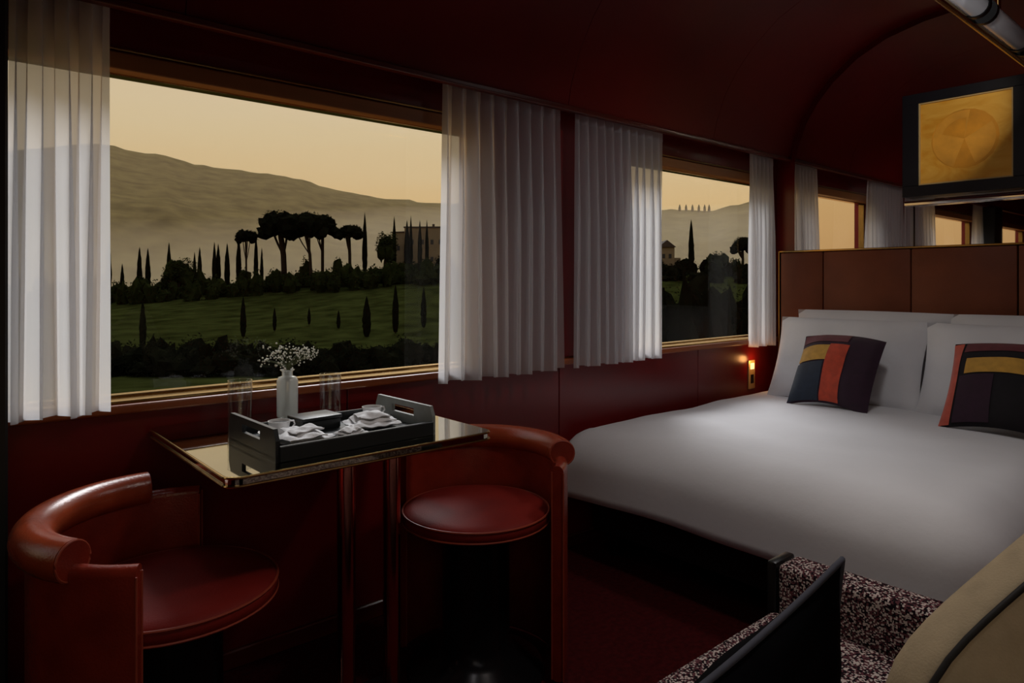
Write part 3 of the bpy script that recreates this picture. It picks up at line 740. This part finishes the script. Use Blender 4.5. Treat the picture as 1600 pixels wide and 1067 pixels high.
# far hills
sky=[(-4000,250),(-600,262),(-200,250),(60,232),(155,222),(172,226),(200,235),(230,240),(262,242),(300,256),(340,262),(380,266),(440,274),(480,284),(520,296),(560,303),(600,309),(650,315),(690,318),(800,322),(1035,327),(1110,331),(1140,322),(1168,316),(1260,312),(4000,300)]
def sky_y(px):
    for (a,ya),(b,yb) in zip(sky,sky[1:]):
        if a<=px<=b: return ya+(yb-ya)*(px-a)/(b-a)
    return 260
def far_hill(t0,t1,frac,seed,nm,label):
    bm=bmesh.new(); V=[]; n=260; J=16
    for i in range(n+1):
        a=radians(-85+170*i/n); ac=max(radians(-75),min(radians(75),a)); px=800+F*math.tan(ac); u=math.tan(ac)
        row=[]
        for j in range(J+1):
            k=j/J; r=(t0+(t1-t0)*k); r_=r*1.12
            x=(DX*cos(a)+RX*sin(a))*r_; y=(DY*cos(a)+RY*sin(a))*r_
            t=r_*cos(ac)
            ztop=EYE+(HOR-sky_y(px))/F*(t1*1.12)*cos(ac)*frac
            z=-60+(ztop+60)*(k**.9)+ (noise.noise(Vector((x*.004,y*.004,seed)))*26+noise.noise(Vector((x*.02,y*.02,seed)))*7)*sin(pi*min(1,k))
            if j==J: z=ztop+noise.noise(Vector((a*60,0,seed)))*5+noise.noise(Vector((a*300,0,seed)))*2.5
            row.append(bm.verts.new((x,y,z)))
        V.append(row)
    for i in range(n):
        for j in range(J): bm.faces.new((V[i][j],V[i][j+1],V[i+1][j+1],V[i+1][j]))
    bmesh.ops.recalc_face_normals(bm,faces=list(bm.faces))
    return struct(obj(nm,bm,'hill',None,True),label)
far_hill(620,1500,1.0,2.3,'distant_hills','hazy wooded hills on the horizon')

# --- vegetation meshes
def cyp_mesh(seed,fat=.085):
    b=bmesh.new(); n=12; K=16; rings=[]
    for k in range(K+1):
        h=k/K; r=fat*(sin(pi*min(1,(h*.92+.08))**.75))**.8 if h<1 else 0
        ring=[]
        for i in range(n):
            a=2*pi*i/n; rr_=r*(1+.28*noise.noise(Vector((cos(a)*2.5,sin(a)*2.5,h*14+seed))))
            ring.append(b.verts.new((rr_*cos(a),rr_*sin(a),.05+.95*h)))
        rings.append(ring)
    for A,B in zip(rings,rings[1:]):
        for i in range(n): b.faces.new((A[i],A[(i+1)%n],B[(i+1)%n],B[i]))
    b.faces.new(rings[0][::-1])
    bmesh.ops.recalc_face_normals(b,faces=list(b.faces))
    me=bpy.data.meshes.new('cypress_foliage'); b.to_mesh(me); b.free(); return me
def blob(bm,c,r,sub=2,seed=0,rough=.35):
    g=bmesh.ops.create_icosphere(bm,subdivisions=sub,radius=1)
    for v in g['verts']:
        d=v.co.normalized(); k=1+rough*noise.noise(d*2.1+Vector((seed,seed*.7,0)))+rough*.8*noise.noise(d*6+Vector((0,seed,3)))
        v.co=Vector(c)+Vector((d.x*r[0]*k,d.y*r[1]*k,d.z*r[2]*k))
def leaves(bm,c,r,n,size,rnd):
    c=Vector(c)
    for _ in range(n):
        z=rnd.uniform(-.5,1); a=rnd.uniform(0,2*pi); q=sqrt(max(0,1-z*z)); k=rnd.uniform(.82,1.22)
        p=c+Vector((q*cos(a)*r[0]*k,q*sin(a)*r[1]*k,z*r[2]*k)); u=Vector((rnd.gauss(0,1),rnd.gauss(0,1),rnd.gauss(0,1))).normalized(); v=u.orthogonal().normalized(); l=size*rnd.uniform(.6,1.3)
        bm.faces.new((bm.verts.new(p-u*l),bm.verts.new(p+v*l*.5),bm.verts.new(p+u*l),bm.verts.new(p-v*l*.5)))
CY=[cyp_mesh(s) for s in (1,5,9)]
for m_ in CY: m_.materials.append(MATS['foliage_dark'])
tb_=cyl(.018,0,.08,8); TRK=bpy.data.meshes.new('cypress_trunk'); tb_.to_mesh(TRK); tb_.free(); TRK.materials.append(MATS['bark'])
def cypress(px,yt,yb,t,label,group,wpx=9,i=0):
    base=at_t(px,yb,t); h=(yb-yt)/F*t
    gz=ground(t,px)
    z0=min(base.z,gz+.3); h+=base.z-z0
    c=thing('cypress',label,'cypress',(base.x,base.y,z0),0,group)
    w=wpx/F*t/(.17)
    f_=obj('foliage',CY[i%3],None,c); f_.scale=(w,w,h); f_.rotation_euler=(0,0,i*1.3)
    k_=obj('trunk',TRK,None,c); k_.scale=(w,w,h)
G1='cypresses on the ridge'; G2='cypresses standing in the meadow'
ridge=[(170,376,456,8,'leftmost tall ridge cypress, next to the left curtain'),(191,411,446,6,'short ridge cypress right of the leftmost tall one'),(218,385,446,8,'left cypress of the close pair on the left ridge'),(231,387,446,8,'right cypress of the close pair on the left ridge'),(264,378,440,8,'lone ridge cypress rising beside the round leafy bush'),(304,393,438,6,'shorter of two thin ridge cypresses right of the round bush'),(312,385,436,7,'taller of two thin ridge cypresses right of the round bush'),(335,377,434,7,'left half of the thick twin cypress on the ridge'),(341,380,434,8,'right half of the thick twin cypress on the ridge'),(355,379,434,8,'ridge cypress just right of the twin cypress'),(373,366,430,8,'cypress hugging the left side of the small umbrella pine'),(400,366,428,7,'cypress hugging the right side of the small umbrella pine'),(409,386,420,5,'small cypress in the gap left of the big pines'),(530,402,418,4,'tiny cypress between the big pines and the right-hand pine'),(570,331,412,8,'tallest ridge cypress, right of the right-hand pine'),(616,337,412,7,'cypress at the left end of the villa'),(636,343,414,9,'thick cypress in front of the villa wall'),(642,336,412,6,'thin tall cypress at the middle of the villa'),(656,343,408,7,'cypress before the right half of the villa'),(667,342,406,6,'cypress at the villa chimney, near the curtain')]
for i,(px,yt,yb,w,lb) in enumerate(ridge): cypress(px,yt,yb+8,RIDGE-2+(i%3),lb,G1,w,i)
field=[(223,467,551,10,'first meadow cypress from the left curtain'),(380,462,529,9,'second meadow cypress, above the flower vase'),(429,480,518,6,'small third meadow cypress behind the blossoms'),(483,480,508,5,'small faint fourth meadow cypress'),(529,484,514,6,'small fifth meadow cypress'),(573,462,529,13,'broad sixth meadow cypress'),(618,443,523,10,'tall seventh meadow cypress below the villa'),(662,447,514,9,'last meadow cypress, beside the right curtain')]
for i,(px,yt,yb,w,lb) in enumerate(field):
    # depth where the meadow surface meets the foot pixel
    best=min([60+k for k in range(0,100)],key=lambda t:abs(EYE+(HOR-yb)/F*t-ground(t,px)))
    cypress(px,yt,yb,best,lb,G2,w,i+1)
cypress(1080,342,430,RIDGE-4,'lone tall cypress seen through the window above the bed',None,9,2)
# umbrella pines
def pine(px,yt,yb_c,yb,wpx,label,tx,tw=4,t=RIDGE-3,seed=1):
    base=at_t(tx,yb,t); z0=ground(t,px)-.2
    th=thing('umbrella_pine',label,'pine tree',(base.x,base.y,z0),0,'umbrella pines on the ridge')
    s=t/F; right=Vector((RX,RY,0))
    c=at_t(px,(yt+yb_c)/2,t); rx=wpx/2*s; rz=(yb_c-yt)/2*s
    rnd=random.Random(seed); bm=bmesh.new()
    for k in range(9):
        off=right*rnd.uniform(-.62,.62)*rx; dz=(.55-1.0*(off.length/rx)**1.5+rnd.uniform(-.2,.1))*rz*.6
        dep=Vector((DX,DY,0))*rnd.uniform(-.5,.5)*rx
        blob(bm,c+off+dep+Vector((0,0,dz))-Vector((base.x,base.y,z0)),(rx*.46,rx*.46,rz*.85),2,seed*3+k,.5); leaves(bm,c+off+dep+Vector((0,0,dz))-Vector((base.x,base.y,z0)),(rx*.46,rx*.46,rz*.9),150,.26,rnd)
    for sgn in (-1,1):
        blob(bm,c+right*sgn*rx*.66-Vector((0,0,rz*.45))-Vector((base.x,base.y,z0)),(rx*.34,rx*.4,rz*.6),2,seed+k*sgn,.5)
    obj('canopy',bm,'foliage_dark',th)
    top=c-Vector((base.x,base.y,z0)); r=tw/2*s; mid_=Vector((top.x*.25,top.y*.25,top.z*.55))
    obj('trunk',sweep([Vector((0,0,0)),mid_,top],circ(r,8),up=Vector((0,1,0))),'bark',th,True)
    for k in range(4):
        e=top+right*rnd.uniform(-.6,.6)*rx+Vector((0,0,-.2*rz))
        obj('branch',sweep([mid_,(mid_+e)/2+Vector((0,0,-.3)),e],circ(r*.4,6),up=Vector((0,1,0))),'bark',th,True)
pine(384,362,380,428,33,'small umbrella pine between two cypresses on the left',385,3,seed=2)
pine(437,335,374,424,66,'leftmost and broadest of the three merged umbrella pines',445,9,seed=3)
pine(476,337,374,424,72,'middle of the three merged umbrella pines',487,5,RIDGE-5,seed=4)
pine(504,340,371,424,54,'rightmost of the three merged umbrella pines',504,5,RIDGE-2,seed=5)
pine(545,354,374,420,46,'separate umbrella pine right of the merged group',547,5,seed=6)
pine(1160,374,396,432,36,'umbrella pine by the curtain in the window above the bed',1161,4,seed=7)
# bushes
def bush(px,yt,yb,wpx,label,t,m='foliage_green',seed=0,group='bushes outside'):
    base=at_t(px,yb,t); s=t/F; h=(yb-yt)*s; th=thing('bush',label,'bush',(base.x,base.y,min(base.z,ground(t,px))),0,group)
    dz=base.z-th.location.z
    rnd=random.Random(seed); bm=bmesh.new(); right=Vector((RX,RY,0))
    for k in range(8):
        o_=right*rnd.uniform(-.3,.3)*wpx*s; rr_=wpx*s*rnd.uniform(.2,.32)
        blob(bm,o_+Vector((0,0,dz+h*rnd.uniform(.3,.68)))+Vector((DX,DY,0))*rnd.uniform(-.2,.2)*wpx*s,(rr_*.85,rr_*.85,h*.3),2,seed*5+k,.7); leaves(bm,o_+Vector((0,0,dz+h*rnd.uniform(.3,.7))),(rr_*1.1,rr_*1.1,h*.36),140,.3,rnd)
    obj('leaves',bm,m,th)
    obj('stem',cyl(.12*h,0,dz+h*.5,7,r2=.03*h),'bark',th)
bush(282,406,452,46,'round leafy bush on the left ridge',RIDGE-6,seed=1)
bush(603,364,412,30,'light airy bush left of the villa',RIDGE-4,seed=2)
bush(1122,394,436,34,'bushy tree right of the lone cypress, window above the bed',RIDGE-4,seed=3)
bush(1150,405,438,20,'small bush beneath the pine in the window above the bed',RIDGE-6,seed=4)
bush(688,398,432,36,'dark bush below the villa at the curtain edge',RIDGE-8,'foliage_dark',seed=5)
def hedge(name,label,x0,x1,step,fy,hpx,t,m,seed,wpx,lf=110):
    rnd=random.Random(seed); bm=bmesh.new(); px=x0
    while px<x1:
        yb=fy(px); tt=t*(1+rnd.uniform(-.06,.06)); s=tt/F; h=hpx*s*rnd.uniform(.45,1.35); c=at_t(px,yb,tt)
        c.z=ground(tt,px)+h*.35
        ww=wpx*s*rnd.uniform(.6,1.1); blob(bm,c,(ww,wpx*s,h*.62),2,rnd.random()*50,.6); leaves(bm,c,(ww,wpx*s,h*.68),int(lf),tt*.0022,rnd)
        px+=step*rnd.uniform(.5,1.3)
    return tag(obj(name,bm,m),label,'hedge',kind='stuff')
hedge('ridge_hedge','dark green scrub running along the ridge under the cypresses',-60,760,9,lambda p:crest_y(p)-6,30,RIDGE-9,'foliage_green',3,12)
hedge('ridge_hedge','dark scrub along the ridge outside the window above the bed',960,1300,10,lambda p:crest_y(p)-2,18,RIDGE-9,'foliage_dark',13,12)
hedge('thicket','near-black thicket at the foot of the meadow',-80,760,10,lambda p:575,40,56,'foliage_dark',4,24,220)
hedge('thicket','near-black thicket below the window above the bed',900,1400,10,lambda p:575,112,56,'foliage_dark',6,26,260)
# villa on the ridge
def villa():
    t=RIDGE+4; s=t/F; base=at_t(652,412,t); gz=ground(t,652)-.5
    v=thing('villa','pale stone villa with a crenellated top behind the ridge cypresses','house',(base.x,base.y,gz),TH-pi/2)
    hgt=(412-356)*s+(base.z-gz); w=(700-632)*s
    c0=(632+700)/2-652; X0=-20*s; X1=48*s
    obj('wall',bx(X0,X1,0,7,0,hgt),'villa_wall',v)
    wg=obj('wing',bx(-40*s,X0-.01,.5,6,0,hgt-(363-356)*s),'villa_wall',v)
    obj('roof',prism([(-42*s,hgt-7*s),(X0+.2,hgt-7*s),(X0+.2,hgt-5.2*s),(-42*s,hgt-6*s)],'y',.3,6.2),'villa_roof',v)
    obj('roof',bx(X0-.2,X1+.2,-.2,7.2,hgt,hgt+.35),'villa_roof',v)
    obj('chimney',bx(22*s,25.5*s,2,2.6,hgt+.35,hgt+7*s),'villa_roof',v)
    for (x,z) in ((-8,.72),(8,.72),(23,.72),(36,.72),(23,.38),(-30,.6)):
        wn=obj('window',bx(x*s-.38,x*s+.38,-.05 if x>-20 else .45,.2 if x>-20 else .7,hgt*z-.6,hgt*z+.6),'villa_dark',v)
villa()
def cottage():
    t=RIDGE+2; s=t/F; base=at_t(1044,420,t); gz=ground(t,1044)-.5; h=(420-386)*s+base.z-gz
    v=thing('cottage','small dark farmhouse by the curtain in the window above the bed','house',(base.x,base.y,gz),TH-pi/2)
    obj('wall',bx(-14*s,10*s,0,5,0,h),'villa_wall',v)
    obj('roof',prism([(-16*s,h),(12*s,h),(-2*s,h+11*s)],'y',-.4,5.4),'villa_roof',v)
    obj('lean_to',bx(10*s+.01,20*s,.5,4,0,h*.62),'villa_wall',v)
    for x in (-7,3): obj('window',bx(x*s-.35,x*s+.35,-.06,.2,h*.6,h*.6+1.1),'villa_dark',v)
cottage()
# row of trees on the distant crest (window above the bed)
for k,px in enumerate((1062,1072,1082,1092,1101,1108)):
    t=1490*1.12*cos(math.atan((px-800)/F)); t=t*.985
    p=at_t(px,333,t); c=thing('crest_tree',['leftmost','second from left','third from left','third from right','second from right','rightmost'][k]+' tiny tree of the row on the far hill crest','tree',p,0,'row of tiny trees on the far crest')
    w=4/F*t/.17; f_=obj('foliage',CY[k%3],None,c); f_.scale=(w,w,(333-319)/F*t); k_=obj('trunk',TRK,None,c); k_.scale=(w,w,(333-319)/F*t)

# ------------------------------------------------------------------ morning mist in the valley (real volume)
def haze(nm,label,r0,r1,zn,zf,dens,col):
    bm=bmesh.new(); n=24; A=[];B=[];C2=[];D2=[]
    for i in range(n+1):
        a=radians(-80+160*i/n); dx,dy=DX*cos(a)+RX*sin(a),DY*cos(a)+RY*sin(a)
        A.append(bm.verts.new((dx*r0,dy*r0,-75))); B.append(bm.verts.new((dx*r0,dy*r0,zn)))
        C2.append(bm.verts.new((dx*r1,dy*r1,zf))); D2.append(bm.verts.new((dx*r1,dy*r1,-75)))
    for i in range(n):
        for P,Q in ((A,B),(B,C2),(C2,D2),(D2,A)): bm.faces.new((P[i],Q[i],Q[i+1],P[i+1]))
    bm.faces.new((A[0],D2[0],C2[0],B[0])); bm.faces.new((A[n],B[n],C2[n],D2[n]))
    bmesh.ops.recalc_face_normals(bm,faces=list(bm.faces))
    m=bpy.data.materials.new(nm); m.use_nodes=True; t=m.node_tree; t.nodes.clear()
    out=N(t,'ShaderNodeOutputMaterial'); v=N(t,'ShaderNodeVolumeScatter'); v.inputs['Color'].default_value=(*col,1); v.inputs['Density'].default_value=dens; v.inputs['Anisotropy'].default_value=.2
    t.links.new(v.outputs[0],out.inputs['Volume']); MATS[nm]=m
    tag(obj(nm,bm,nm),label,'mist',kind='stuff')
haze('morning_mist','pale morning mist lying in the valley before the hills',330,1500,-45,165,.0013,(.97,.70,.44))
haze('thin_haze','thin warm haze veiling the distant hills',300,1700,40,420,.00013,(.97,.70,.42))
